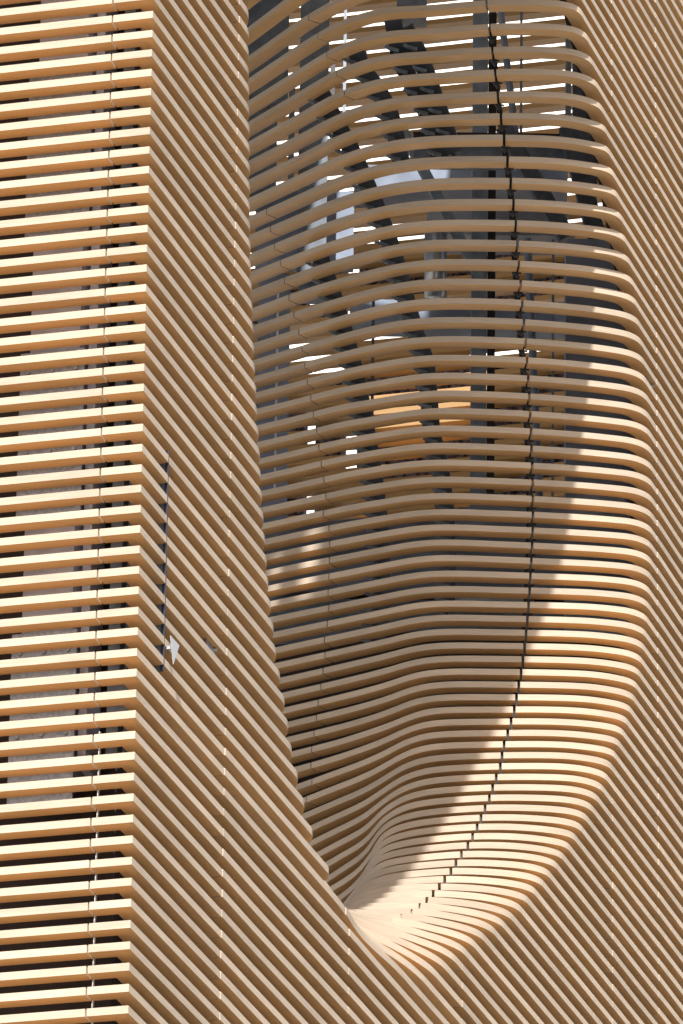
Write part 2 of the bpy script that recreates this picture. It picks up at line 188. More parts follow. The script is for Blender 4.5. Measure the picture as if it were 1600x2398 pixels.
LJ = {-38: [15.128, -3.193], -37: [15.242, -3.106], -36: [15.339, -3.034], -35: [15.439, -2.953], -34: [15.578, -2.886], -30: [16.828, -4.208], -29: [16.91, -4.17], -28: [16.975, -4.13], -27: [16.998, -4.083], -26: [17.082, -4.04], -25: [17.132, -4.004], -24: [17.184, -3.96], -23: [17.214, -3.919], -22: [17.268, -3.882], -21: [17.333, -3.852], -20: [17.383, -3.825], -19: [17.421, -3.784], -18: [17.46, -3.757], -17: [17.471, -3.728], -16: [17.518, -3.703], -15: [17.538, -3.68], -14: [17.546, -3.654], -13: [17.571, -3.635], -12: [17.677, -3.653], -11: [17.596, -3.599], -10: [17.577, -3.591], -9: [17.604, -3.592], -8: [17.618, -3.595], -7: [17.611, -3.599], -6: [17.585, -3.593], -5: [17.575, -3.603], -4: [17.602, -3.622], -3: [17.539, -3.616], -2: [17.524, -3.632], -1: [17.521, -3.648], 0: [17.503, -3.668], 1: [17.473, -3.677], 2: [17.438, -3.695], 3: [17.416, -3.718], 4: [17.377, -3.731], 5: [17.345, -3.744], 6: [17.415, -3.788], 13: [15.947, -2.634], 14: [15.889, -2.66]}

for k_ in range(-39, -43, -1):          # above the frame: the hollow goes on closing over
    a_, b_ = CUR[k_ + 1], CUR[k_ + 2]
    CUR[k_] = [[2 * p[0] - q[0] - .12, min(-.06, 2 * p[1] - q[1])] for p, q in zip(a_, b_)]

def catmull(P, step=.07):
    out = []; n = len(P)
    for i in range(n - 1):
        p0 = P[i - 1] if i else (2 * P[0][0] - P[1][0], 2 * P[0][1] - P[1][1])
        p1, p2 = P[i], P[i + 1]
        p3 = P[i + 2] if i + 2 < n else (2 * p2[0] - p1[0], 2 * p2[1] - p1[1])
        d = lambda a, b: max(1e-4, math.hypot(a[0] - b[0], a[1] - b[1])) ** .5
        t0 = 0; t1 = t0 + d(p0, p1); t2 = t1 + d(p1, p2); t3 = t2 + d(p2, p3)
        m = max(1, int(math.hypot(p2[0] - p1[0], p2[1] - p1[1]) / step))
        for j in range(m):
            t = t1 + (t2 - t1) * j / m
            def L(a, b, ta, tb): return tuple(a[c] * (tb - t) / (tb - ta) + b[c] * (t - ta) / (tb - ta) for c in (0, 1))
            a1, a2, a3 = L(p0, p1, t0, t1), L(p1, p2, t1, t2), L(p2, p3, t2, t3)
            b1, b2 = L(a1, a2, t0, t2), L(a2, a3, t1, t3)
            out.append(L(b1, b2, t1, t2))
    out.append(tuple(P[-1])); return out
def smooth_path(P, it=3):
    P = [tuple(p) for p in P]
    for _ in range(it):
        P = [P[0]] + [((P[i - 1][0] + 2 * P[i][0] + P[i + 1][0]) / 4, (P[i - 1][1] + 2 * P[i][1] + P[i + 1][1]) / 4) for i in range(1, len(P) - 1)] + [P[-1]]
    return P
def nose_arc(un, R, turn, tail):
    u0 = un - .3 * R; pts = []; n = 22
    for i in range(n + 1):
        a = turn * i / n
        pts.append((u0 + R * math.sin(a), -R * (1 - math.cos(a))))
    if tail:
        a = turn; pts.append((pts[-1][0] + math.cos(a) * tail, pts[-1][1] - math.sin(a) * tail))
    return pts
ULAST = 22.9
def rim(P):
    """P runs rim -> inside (decreasing v). returns path inside -> rim -> face"""
    (u1, v1), (u2, v2) = P[0], P[1]
    du, dv = u1 - u2, v1 - v2
    s = min(-v1 / dv if dv > 1e-3 else .5, 1.1)
    cu = u1 + du * s
    d = max(.12, min(.75, math.hypot(cu - u1, v1)))
    q = [(cu + d * .55, 0.0), (cu + d, 0.0)]
    bez = []
    for i in range(1, 7):
        t = i / 7; bez.append(((1 - t) ** 2 * u1 + 2 * t * (1 - t) * cu + t * t * (cu + d), (1 - t) ** 2 * v1))
    inner = list(reversed(P))
    return inner, bez + [(cu + d, 0.0)]
def raw_path(k):
    P = [tuple(q) for q in CUR[k]]
    inner, bez = rim(P)
    if k <= 23 or k == 33:
        if k == 33:
            pre = [(5.9, 0.0), (6.62, -.012)]
            inner = pre + inner
        else:
            a, b = inner[0], inner[1]
            L = math.hypot(a[0] - b[0], a[1] - b[1]); e = 1.3
            inner = [(a[0] + (a[0] - b[0]) / L * e, a[1] + (a[1] - b[1]) / L * e)] + inner
    path = catmull(inner)
    path = smooth_path(path, 10) + bez
    return path
def locfit(d, k, w=3):
    nb = [j for j in range(k - w, k + w + 1) if j in d]; ws = [w + 1 - abs(j - k) for j in nb]; sw = sum(ws)
    mx = sum(a * (j - k) for a, j in zip(ws, nb)) / sw; sxx = sum(a * (j - k - mx) ** 2 for a, j in zip(ws, nb)) or 1
    out = []
    for c in (0, 1):
        my = sum(a * d[j][c] for a, j in zip(ws, nb)) / sw
        out.append(my - mx * sum(a * (j - k - mx) * (d[j][c] - my) for a, j in zip(ws, nb)) / sxx)
    return tuple(out)
NT = 44
def tail_of(path, L):
    R = path[::-1]; S = [0]
    for p, q in zip(R, R[1:]): S.append(S[-1] + math.hypot(p[0] - q[0], p[1] - q[1]))
    L = min(L, .55 * S[-1]); out = []
    for i in range(NT):
        s = L * i / (NT - 1); j = max(0, min(len(S) - 2, bisect.bisect_right(S, s) - 1)); f = (s - S[j]) / max(1e-9, S[j + 1] - S[j])
        out.append((R[j][0] + (R[j + 1][0] - R[j][0]) * f, R[j][1] + (R[j + 1][1] - R[j][1]) * f))
    n = len(R) - next(i for i, s in enumerate(S) if s > L)
    return out, n
RAW, TAIL = {}, {}
def blend(k, path):
    """replace the last two metres (the lip) by the average over neighbouring levels, so that the lip runs evenly"""
    raw, n = tail_of(path, 2.0)
    sm = [locfit({j: TAIL[j][i] for j in TAIL}, k) for i in range(NT)]
    out = []
    for i in range(NT):
        w = min(1, max(0, (1 - i / (NT - 1)) * 2.5)); out.append((raw[i][0] * (1 - w) + sm[i][0] * w, min(0, raw[i][1] * (1 - w) + sm[i][1] * w)))
    out[0] = (out[0][0], 0.0)
    return path[:n] + out[::-1]
def hollow_path(k):
    return blend(k, RAW[k])
def bowl_path(k):
    un = UN[k]
    arc = nose_arc(un, .55 if k < 31 else (.35 if k == 31 else .28), math.radians(95 if k < 32 else 60), 0)
    inner, bez = rim([tuple(q) for q in CUR[k]])
    if k < 31: mid = [(un + .1, -1.25), (un + (inner[0][0] - un) * .45, -1.75 + (k - 24) * .12)]
    elif k == 31: mid = [(un + .55, -.62)]
    else: mid = []
    return smooth_path(arc + catmull([arc[-1]] + mid + inner)[1:], 3) + bez
def prepare():
    for k in list(range(-42, 24)) + [33]: RAW[k] = raw_path(k)
    for k in range(24, 33): RAW[k] = bowl_path(k)
    for k in range(-42, 33): TAIL[k] = tail_of(RAW[k], 2.0)[0]
def full_outline(k):
    """list of (polyline, joints list of (u,v,gap), name) for slat level k"""
    left = [(LU * 6.0, LV * 6.0), (0, 0)]
    res = []
    jl = [(LU * .394, LV * .394, .016)]
    if 21 <= k <= 31: jl.append((.785, 0, .02))
    if k >= 34 or k < -45:
        res.append((left + [(ULAST, 0)], jl + [(2.62, 0, .014), (6.69, 0, .014), (10.73, 0, .014), (16.80, 0, .014), (18.86, 0, .014)]))
        return res
    un = UN[k]
    if k < -42:
        uR = {-39: 14.5, -40: 14.0, -41: 13.3, -42: 12.4, -43: 11.5, -44: 10.6, -45: 9.6}[k]
        dp = {-43: 2.8, -44: 1.8, -45: .8}[k]
        R = min(.7, dp * .6)
        arc = nose_arc(un, R, math.radians(80), 0)
        mid = [(un + .9, -dp * .85), (un * .6 + uR * .4, -dp), (uR - 1.0, -dp * .92), (uR - .35, -dp * .5), (uR - .1, -.25)]
        path = left + arc + catmull([arc[-1]] + mid)[1:]
        inner, bez = rim(list(reversed(mid[-2:])))
        path += bez + [(ULAST, 0)]
        res.append((path, jl + [(2.62, 0, .014), (16.80, 0, .014), (18.86, 0, .014)])); return res
    if 24 <= k <= 32:
        path = blend(k, RAW[k]) + [(ULAST, 0)]; bez = path[:-1]
        j = jl + [(2.62, 0, .014), (18.86, 0, .014)]
        if k >= 29: j.append((10.73, 0, .014))
        if bez[-1][0] < 16.5: j.append((16.80, 0, .014))
        if k in CJ: j.append((*CJ[k], .026))
        res.append((left + path, j)); return res
    if k == 33:
        path = left + [(5.9, 0)] + smooth_path(RAW[k][1:], 3) + [(ULAST, 0)]
        res.append((path, jl + [(2.62, 0, .014), (6.62, -.01, .014), (10.73, 0, .014), (16.80, 0, .014), (18.86, 0, .014)])); return res
    arc = nose_arc(un, .55, math.radians(168), .9)
    j = list(jl)
    j.append((2.62, 0, .014))
    res.append((left + arc, j))
    hp = hollow_path(k) + [(ULAST, 0)]
    j = [(18.86, 0, .014)]
    if hp[-2][0] < 16.5: j.append((16.80, 0, .014))
    if k in CJ and CJ[k]: j.append((*CJ[k], .032))
    if k in LJ: j.append((*LJ[k], .018))
    res.append((hp, j)); return res

def split(path, joints):
    S = [0]
    for a, b in zip(path, path[1:]): S.append(S[-1] + math.hypot(a[0] - b[0], a[1] - b[1]))
    def nearest(u, v):
        best = (9e9, 0)
        for i, (a, b) in enumerate(zip(path, path[1:])):
            dx, dy = b[0] - a[0], b[1] - a[1]; L2 = dx * dx + dy * dy
            if L2 == 0: continue
            t = max(0, min(1, ((u - a[0]) * dx + (v - a[1]) * dy) / L2))
            d = math.hypot(a[0] + dx * t - u, a[1] + dy * t - v)
            if d < best[0]: best = (d, S[i] + math.sqrt(L2) * t)
        return best[1]
    cuts = sorted((nearest(u, v), g) for u, v, g in joints)
    def at(s):
        i = max(0, min(len(S) - 2, bisect.bisect_right(S, s) - 1)); t = (s - S[i]) / max(1e-9, S[i + 1] - S[i])
        a, b = path[i], path[i + 1]; return (a[0] + (b[0] - a[0]) * t, a[1] + (b[1] - a[1]) * t)
    segs = []; s0 = 0
    for c, g in cuts + [(S[-1], 0)]:
        s1 = c - g / 2
        if s1 - s0 > .03:
            pts = [at(s0)] + [path[i] for i in range(len(S)) if s0 + 1e-4 < S[i] < s1 - 1e-4] + [at(s1)]
            if s0 > 0 and pts[0][0] > 2 and abs(pts[0][1]) < .02:       # each board stands a little proud where it starts
                if len(pts) == 2: pts.insert(1, at(s0 + min(1.0, (s1 - s0) * .5)))
                q = []; d = 0; lift = random.uniform(.003, .009)
                for i, p in enumerate(pts):
                    if i: d += math.hypot(p[0] - pts[i - 1][0], p[1] - pts[i - 1][1])
                    q.append((p[0], p[1] + lift * max(0, 1 - d)))
                pts = q
            segs.append(pts)
        s0 = c + g / 2
    return segs

def slat_mesh(name, pts, z, parent, m):
    n = len(pts); offs = []
    for i in range(n):
        a = pts[i - 1] if i else None; b = pts[i]; c = pts[i + 1] if i < n - 1 else None
        def nrm(p, q):
            dx, dy = q[0] - p[0], q[1] - p[1]; L = math.hypot(dx, dy) or 1; return (-dy / L, dx / L)
        n1 = nrm(a, b) if a else nrm(b, c); n2 = nrm(b, c) if c else n1
        mx, my = n1[0] + n2[0], n1[1] + n2[1]; L2 = mx * mx + my * my
        s = 2 / L2 if L2 > .2 else 2
        offs.append((mx * s, my * s))
    jx = random.uniform(-.0015, .0015); z = z + random.uniform(-.0015, .0015)
    out = [P3(p[0] + o[0] * jx, p[1] + o[1] * jx, 0) for p, o in zip(pts, offs)]
    inn = [P3(p[0] - o[0] * DEP, p[1] - o[1] * DEP, 0) for p, o in zip(pts, offs)]
    S = [0]
    for a, b in zip(pts, pts[1:]): S.append(S[-1] + math.hypot(a[0] - b[0], a[1] - b[1]))
    zt, zb = ZH * z, ZH * (z - TH)
    V, F, UV = [], [], []
    def strip(A, B, v0, v1, flip):
        o = len(V)
        for i in range(n): V.append(A[i]); UV.append((S[i], v0)); V.append(B[i]); UV.append((S[i], v1))
        for i in range(n - 1):
            q = (o + 2 * i, o + 2 * i + 1, o + 2 * i + 3, o + 2 * i + 2); F.append(q if flip else q[::-1])
    ot, ob, it, ib = [p + zt for p in out], [p + zb for p in out], [p + zt for p in inn], [p + zb for p in inn]
    strip(ot, ob, 0, .073, True); strip(ob, ib, .073, .246, True); strip(ib, it, .246, .32, True); strip(it, ot, .32, .49, True)
    for e in (0, n - 1):
        o = len(V); V += [ot[e], ob[e], ib[e], it[e]]; UV += [(0, 0), (0, .073), (.17, .073), (.17, 0)]
        F.append((o, o + 1, o + 2, o + 3) if e else (o + 3, o + 2, o + 1, o))
    sharp = len(pts) <= 4
    o = meshobj(name, V, F, m, parent, UV, smooth=len(pts) > 5)
    o.data.materials.append(M['wood_front'])          # the outward face and board ends are paler than the rest
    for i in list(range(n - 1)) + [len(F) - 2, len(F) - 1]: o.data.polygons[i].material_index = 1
    return o

prepare()
corner = P3(0, 0, 0)
facade = thing('slatted_facade', 'building facade of pale horizontal timber slats curving round a deep rounded hollow', 'building facade', (corner.x, corner.y, 0))
levels = list(range(-80, 58))
for k in levels:
    for path, joints in full_outline(k):
        for seg in split(path, joints):
            us = [p[0] for p in seg]; v_min = min(p[1] for p in seg)
            if max(us) < .0 or (us[0] < 0 and max(us) <= 0.01 and len(seg) == 2): nm = 'left_slat'
            elif us[0] < .02: nm = 'corner_slat'
            elif len(seg) > 5 and max(us) < 8 and v_min > -3.0: nm = 'nose_slat'
            elif len(seg) > 5: nm = 'curved_slat'
            else: nm = 'straight_slat'
            # straight runs whose ends do not curve shade flat: split smoothing not needed
            if len(seg) <= 4:
                # corner mitre: separate faces need a hard edge -> duplicate corner point by building two runs
                pass
            slat_mesh(nm, seg, -STEP * k, facade, M['wood'])

# ---------------------------------------------------------------- steel ribs that carry the curved slats
RIBS = [[[14.834, -2.257, 7.398, 0.951, 0.31], [15.163, -2.15, 7.059, 0.996, -0.085], [15.447, -2.05, 6.741, 0.999, -0.046], [15.634, -1.947, 6.487, 1.0, -0.006], [15.779, -1.874, 6.293, 0.977, -0.214], [15.937, -1.836, 6.093, 0.974, -0.227]], [[14.918, -2.004, 7.318, 0.988, -0.152], [15.2, -1.904, 7.045, 0.996, -0.085], [15.471, -1.825, 6.724, 0.992, -0.125], [15.715, -1.734, 6.421, 0.98, -0.2], [15.93, -1.67, 6.151, 0.977, -0.214]], [[15.231, -2.893, 7.241, 0.802, 0.597], [15.329, -2.781, 7.053, 0.945, 0.328], [15.44, -2.641, 6.868, 0.941, 0.337], [15.587, -2.527, 6.62, 0.939, 0.345], [15.725, -2.452, 6.373, 0.972, 0.234], [15.905, -2.383, 6.119, 0.999, 0.032]], [[15.801, -3.531, 7.122, 0.786, 0.618], [15.936, -3.359, 6.749, 0.817, 0.576], [16.044, -3.135, 6.308, 0.84, 0.542], [16.137, -2.967, 6.023, 0.949, 0.315], [16.259, -2.877, 5.787, 0.955, 0.295], [16.452, -2.769, 5.428, 0.958, 0.287], [16.605, -2.655, 5.1, 0.987, 0.159], [16.891, -2.51, 4.456, 0.999, 0.046], [17.059, -2.399, 4.038, 0.998, 0.069], [17.28, -2.276, 3.268, 0.949, -0.314], [17.405, -2.194, 2.788, 0.949, -0.315], [17.464, -2.146, 2.303, 0.95, -0.313], [17.418, -2.112, 1.608, 0.951, -0.309], [17.34, -2.111, 1.047, 0.96, -0.28]], [[16.804, -3.787, 5.542, 0.886, 0.465], [16.959, -3.617, 5.041, 0.933, 0.359], [17.116, -3.475, 4.49, 0.94, 0.342], [17.206, -3.339, 4.023, 0.972, 0.235], [17.331, -3.223, 3.394, 0.992, 0.129], [17.406, -3.161, 2.895, 0.986, 0.167], [17.461, -3.11, 2.405, 0.986, 0.167], [17.472, -3.08, 1.785, 0.979, 0.202], [17.458, -3.095, 1.195, 0.973, 0.231], [17.398, -3.122, 0.645, 0.963, 0.269]]]
rl = ['left one of the two dark curved ribs at the top of the hollow',
      'right one of the two dark curved ribs at the top of the hollow',
      'short dark curved rib behind the upper left slats of the hollow',
      'long dark curved rib sweeping down the left of the hollow to the middle',
      'long dark curved rib nearest the pier on the left of the hollow']
for pts, lab in zip(RIBS, rl):
    if len(pts) < 2: continue
    a = P3(*pts[0][:3])
    t = thing('steel_rib', lab, 'steel rib', a, 'curved ribs behind the hollow slats')
    # densify
    path = []
    for i in range(len(pts) - 1):
        for j in range(6):
            f = j / 6; path.append(tuple(pts[i][c] * (1 - f) + pts[i + 1][c] * f for c in range(5)))
    path.append(tuple(pts[-1]))
    P = [P3(q[0] + q[3] * .30, q[1] + q[4] * .30, q[2]) for q in path]
    vs, fs = prism(P, .10, .03, Vector((1, -.15, 0)))
    meshobj('flange', vs, fs, M['steel_dark'], t)
    vs, fs = prism([P3(q[0] + q[3] * .42, q[1] + q[4] * .42, q[2]) for q in path], .02, .08, Vector((1, -.15, 0)))
    meshobj('web', vs, fs, M['steel_dark'], t)
    z = math.floor(path[0][2] / STEP) * STEP - TH
    while z > path[-1][2]:
        for q0, q1 in zip(path, path[1:]):
            if q0[2] >= z >= q1[2] and q0[2] > q1[2]:
                f = (q0[2] - z) / (q0[2] - q1[2]); u, v, _, nu, nv = [q0[c] + (q1[c] - q0[c]) * f for c in range(5)]
                c = P3(u + nu * .20, v + nv * .20, z - .02)
                vs, fs = join([prism([c + Vector((-.13, -.01, .025)), c + Vector((-.08, 0, .0)), c + Vector((-.03, 0, -.012)), c + Vector((.03, .02, -.02))], .006, .022, Vector((.2, 1, 0))),
                               prism([c + Vector((-.06, .02, .02)), c + Vector((0, .05, -.03))], .016, .008, Vector((1, 0, 0))),
                               cyl(c + Vector((-.06, -.03, -.012)), c + Vector((-.06, .03, -.012)), .014, 8)])
                meshobj('bracket', vs, fs, M['steel_mid'], t)
                break
        z -= STEP
RAIL = [[15.147, -1.03, 7.208, 0.994, -0.112], [15.347, -1.05, 7.004, 0.991, -0.133], [15.556, -1.066, 6.776, 0.987, -0.158], [15.704, -1.081, 6.602, 0.983, -0.184], [15.852, -1.085, 6.414, 0.98, -0.2], [15.971, -1.087, 6.262, 0.977, -0.214], [16.066, -1.092, 6.142, 0.977, -0.214], [16.197, -1.092, 5.983, 0.974, -0.227], [16.313, -1.098, 5.846, 0.966, -0.257], [16.426, -1.103, 5.707, 0.96, -0.282], [16.583, -1.115, 5.506, 0.947, -0.322], [16.726, -1.128, 5.299, 0.927, -0.375], [16.883, -1.15, 5.044, 0.911, -0.412], [17.033, -1.165, 4.785, 0.904, -0.429], [17.199, -1.179, 4.478, 0.895, -0.445], [17.358, -1.19, 4.168, 0.899, -0.438], [17.491, -1.2, 3.846, 0.907, -0.42], [17.592, -1.207, 3.511, 0.907, -0.421], [17.666, -1.211, 3.218, 0.913, -0.407], [17.727, -1.216, 2.921, 0.919, -0.395], [17.774, -1.218, 2.617, 0.916, -0.402], [17.791, -1.216, 2.249, 0.921, -0.389], [17.773, -1.215, 1.974, 0.924, -0.383], [17.738, -1.215, 1.694, 0.926, -0.379], [17.696, -1.218, 1.412, 0.931, -0.364], [17.632, -1.215, 1.121, 0.94, -0.341], [17.54, -1.209, 0.821, 0.947, -0.321], [17.391, -1.197, 0.446, 0.948, -0.317], [17.178, -1.177, 0.049, 0.956, -0.293], [16.982, -1.167, -0.286, 0.958, -0.287], [16.783, -1.151, -0.596, 0.967, -0.255], [16.533, -1.141, -0.922, 0.981, -0.192], [16.284, -1.135, -1.22, 0.986, -0.169], [15.94, -1.077, -1.607, 0.992, -0.126], [15.689, -1.065, -1.851, 0.979, -0.205], [15.344, -1.03, -2.192, 0.983, -0.185], [15.07, -1.011, -2.432, 0.983, -0.183], [14.625, -0.967, -2.795, 0.976, -0.218], [14.383, -0.946, -2.982, 0.983, -0.185], [14.079, -0.921, -3.216, 0.997, -0.076], [13.857, -0.92, -3.383, 0.999, -0.054]]
t = thing('joint_rail', 'thin dark clipped rail behind the wavy upright joint in the hollow', 'rail', P3(*RAIL[0][:3]))
P = [P3(q[0] + q[3] * .205, q[1] + q[4] * .205, q[2]) for q in RAIL]
vs, fs = prism(P, .034, .012, Vector((1, 0, 0))); meshobj('rail_bar', vs, fs, M['steel_black'], t)
z = math.floor(RAIL[0][2] / STEP) * STEP
while z > RAIL[-1][2]:
    for q0, q1 in zip(RAIL, RAIL[1:]):
        if q0[2] >= z >= q1[2] and q0[2] > q1[2]:
            f = (q0[2] - z) / (q0[2] - q1[2]); u, v, _, nu, nv = [q0[c] + (q1[c] - q0[c]) * f for c in range(5)]
            c = P3(u + nu * .19, v + nv * .19, z - TH - .03)
            vs, fs = join([prism([c + Vector((-.02, 0, .05)), c + Vector((.035, .01, -.03))], .022, .035, Vector((1, 0, 0))), cyl(c + Vector((.02, -.04, .01)), c + Vector((.07, -.03, .012)), .012, 8)])
            meshobj('clip', vs, fs, M['steel_black'], t); break
    z -= STEP

# ---------------------------------------------------------------- members seen through the slats
def wall_box(d):
    u0, v0, u1, v1, z0, z1, dep = d
    a, b = P3(u0, v0, 0), P3(u1, v1, 0); n = Vector((-(b - a).y, (b - a).x, 0)).normalized()
    if n.y < 0: n = -n
    vs = [p + ZH * z for z in (z0, z1) for p in (a, b, b + n * dep, a + n * dep)]
    return vs, [(3, 2, 1, 0), (4, 5, 6, 7), (0, 1, 5, 4), (1, 2, 6, 5), (2, 3, 7, 6), (3, 0, 4, 7)]
for d, m, lab, cat, nm in [[[22.407, -3.278, 22.463, -3.095, 2.915, 12.009, 0.25], "steel_mid", "grey blue steel column seen behind the slats, left of the black post", "steel column", "steel_column"], [[23.044, -3.249, 23.072, -3.157, 3.157, 12.314, 0.2], "steel_black", "narrow black post right beside the grey blue steel column", "post", "steel_post"], [[21.734, -2.058, 21.743, -2.028, 2.528, 7.517, 0.05], "steel_mid", "thin vertical pipe just left of the bluish concrete wall", "pipe", "pipe"], [[21.617, -2.443, 21.626, -2.412, 8.85, 11.153, 0.05], "steel_mid", "thin vertical pipe high behind the upper slats of the hollow", "pipe", "pipe"], [[20.818, -1.633, 20.837, -1.572, 8.384, 10.661, 0.3], "steel_mid", "narrow blue steel column at the upper right edge of the hollow", "steel column", "steel_column"], [[21.423, -1.708, 21.512, -1.415, 8.091, 10.965, 0.3], "steel_dark", "dark bolted steel plate behind the upper right rim slats", "steel plate", "steel_plate"], [[20.432, -1.528, 20.724, -0.572, 1.869, 6.885, 0.5], "concw", "bluish concrete wall showing between the slats on the right of the hollow", "concrete wall", "concrete_wall"], [[23.641, -6.086, 23.664, -6.013, 9.684, 11.14, 0.2], "steel_dark", "dark steel column in the upper left corner of the hollow beside a white gap", "steel column", "steel_column"], [[22.84, -5.288, 22.857, -5.231, 9.762, 10.844, 0.2], "steel_black", "black post high on the left behind the hollow slats", "post", "steel_post"], [[22.409, -4.986, 22.42, -4.95, 9.528, 11.508, 0.1], "steel_mid", "grey tube standing behind the upper left slats of the hollow", "pipe", "pipe"], [[22.047, -4.46, 22.057, -4.425, 3.855, 7.183, 0.06], "steel_dark", "slender dark rod crossing the golden soffits left of centre", "rod", "rod"], [[24.015, -6.574, 24.136, -6.18, 4.979, 8.587, 0.3], "conc_dark", "dark wall panel low on the left behind the hollow slats", "wall panel", "wall_panel"], [[23.926, -6.866, 24.113, -6.252, 11.009, 13.23, 0.3], "steel_dark", "dark wall panel high on the left beside the pier nose", "wall panel", "wall_panel"], [[23.871, -6.018, 23.98, -5.661, 8.459, 12.964, 0.3], "steel_dark", "tall dark plate between the ribs on the upper left of the hollow", "plate", "steel_plate"], [[23.949, -6.79, 24.075, -6.379, 9.791, 10.874, 0.3], "steel_dark", "dark wall panel beside the pier nose, above the broad slab", "wall panel", "wall_panel"], [[24.043, -4.77, 24.156, -4.4, 12.02, 12.759, 0.3], "steel_dark", "dark plate at the very top between the two ribs", "plate", "steel_plate"], [[24.166, -6.079, 24.278, -5.713, 8.296, 8.715, 0.3], "steel_mid", "small grey plate on the left at mid height", "plate", "steel_plate"], [[23.609, -6.194, 23.616, -6.168, 5.355, 8.243, 0.04], "strip", "thin pale vertical strip on the left of the hollow", "strip", "metal_strip"]] + [[[21.231, -3.706, 21.791, -1.873, 8.607, 8.9, 0.35], "steel_mid", "grey blue horizontal beam crossing the upper part of the hollow", "beam", "steel_beam"], [[21.039, -3.65, 21.597, -1.82, 8.817, 8.863, 0.5], "steel_black", "thin black top plate of the upper crossing beam", "plate", "steel_plate"], [[23.89, -5.273, 24.688, -2.655, 9.576, 9.908, 0.6], "conc_dark", "wide bluish slab edge below the upper crossing beam", "slab edge", "slab_edge"], [[23.203, -4.097, 23.723, -2.394, 8.482, 8.838, 0.6], "conc", "grey concrete slab edge between the two wide bluish slabs", "slab edge", "slab_edge"], [[23.88, -5.303, 24.689, -2.653, 7.721, 8.018, 0.5], "conc_dark", "dark slab edge across the middle of the hollow", "slab edge", "slab_edge"], [[20.276, -5.122, 21.474, -1.196, 2.334, 2.5, 0.5], "steel_mid", "low horizontal steel beam with a bluish sheen behind the lower slats", "beam", "steel_beam"], [[20.218, -2.916, 20.515, -1.942, 2.173, 2.293, 0.25], "duct", "shiny pale duct lying low behind the centre slats", "duct", "duct"], [[24.477, -6.775, 24.848, -5.559, 9.022, 9.993, 0.4], "conc_dark", "broad dark slab on the left behind the hollow slats", "slab edge", "slab_edge"]]:
    vs, fs = wall_box(d); tag(meshobj(nm, vs, fs, M[m]), lab, cat)
for (a, b, w), m, lab, cat, nm in [[[[22.026, -2.816, 10.921], [22.087, -2.614, 9.086], 0.045], "steel_mid", "slim leaning pipe right of the black post, upper length", "pipe", "pipe"], [[[22.129, -2.478, 7.742], [22.194, -2.264, 2.727], 0.05], "steel_mid", "slim leaning pipe running down right of the centre joint", "pipe", "pipe"], [[[21.077, -2.498, 8.784], [21.308, -1.741, 7.291], 0.2], "steel_dark", "dark diagonal brace dropping to the right behind the upper slats", "brace", "diagonal_brace"], [[[20.825, -1.612, 8.558], [20.962, -1.163, 6.612], 0.22], "steel_dark", "heavy dark diagonal brace behind the right rim slats", "brace", "diagonal_brace"], [[[22.146, -4.133, 9.479], [22.447, -3.148, 7.378], 0.13], "steel_mid", "grey diagonal brace left of the steel column", "brace", "diagonal_brace"]]:
    if w < .1: vs, fs = cyl(P3(*a), P3(*b), w)
    else: vs, fs = prism([P3(*a), P3(*b)], w / 2, w / 3, Vector((1, 0, 0)))
    tag(meshobj(nm, vs, fs, M[m]), lab, cat)
a, b = [[22.275, -3.712, 8.071], [22.277, -3.705, 7.137]]
vs, fs = cyl(P3(*a), P3(*b), .14, 20); tag(meshobj('duct', vs, fs, M['duct'], smooth=True), 'round shiny vertical duct behind the upper middle slats', 'duct')

# far side of the building: the same kind of slatted screen, seen from inside
FU, FV, FZ = [[27.04, -5.229, 11.864]][0]
far = thing('far_slat_screen', 'far slatted screen on the other side of the building, daylight showing between its slats', 'slat screen', P3(FU, FV, 0))
def farpt(s, d, z):
    nx, ny = LV, -LU
    if nx < 0: nx, ny = -nx, -ny
    return P3(FU + LU * s + nx * d, FV + LV * s + ny * d, z)
for i in range(-42, 50):
    z = FZ + 3.2 - i * STEP
    s0, s1 = 4.8, -6.0
    vs = [farpt(s, d, zz) for zz in (z - TH, z) for d in (0, .173) for s in (s0, s1)]
    meshobj('slat', vs, [(0, 2, 3, 1), (4, 5, 7, 6), (0, 1, 5, 4), (2, 6, 7, 3), (0, 4, 6, 2), (1, 3, 7, 5)], M['wood_far'], far)
for za, zb, lab in ((FZ - 1.55, FZ - 2.6, 'speckled grey violet band behind the far screen, the upper one'), (FZ - 3.2, FZ - 6.6, 'speckled grey violet band behind the far screen, the lower one')):
    vs, fs = join([([farpt(s_, d_, z_) for z_ in (zb, za) for d_ in (.5, .7) for s_ in (sa, sb)], [(0, 2, 3, 1), (4, 5, 7, 6), (0, 1, 5, 4), (2, 6, 7, 3), (0, 4, 6, 2), (1, 3, 7, 5)])
                   for sa, sb in ((1.05, -6.0), (1.62, 1.25), (4.8, 1.78))])
    tag(meshobj('speckled_band', vs, fs, M['speck']), lab, 'wall band')
bld = thing('added_pale_building', 'added pale building that whitens the gaps between the uppermost slats', 'building', (4, 175, 0))  # added sunlit wall that makes the gaps in the far screen white
bv = [(x, y, z) for z in (0, 92) for y in (165, 190) for x in (-28, 36)]
meshobj('wall', [Vector(q) for q in bv], [(0, 2, 3, 1), (4, 5, 7, 6), (0, 1, 5, 4), (2, 6, 7, 3), (0, 4, 6, 2), (1, 3, 7, 5)], M['pale'], bld)
for fl in range(18):
    rv = [(x, y, z) for z in (6 + fl * 4.6, 8.2 + fl * 4.6) for y in (164.93, 164.99) for x in (-26, -12)]
    meshobj('window', [Vector(q) for q in rv], [(0, 2, 3, 1), (4, 5, 7, 6), (0, 1, 5, 4), (2, 6, 7, 3), (0, 4, 6, 2), (1, 3, 7, 5)], M['steel_mid'], bld)

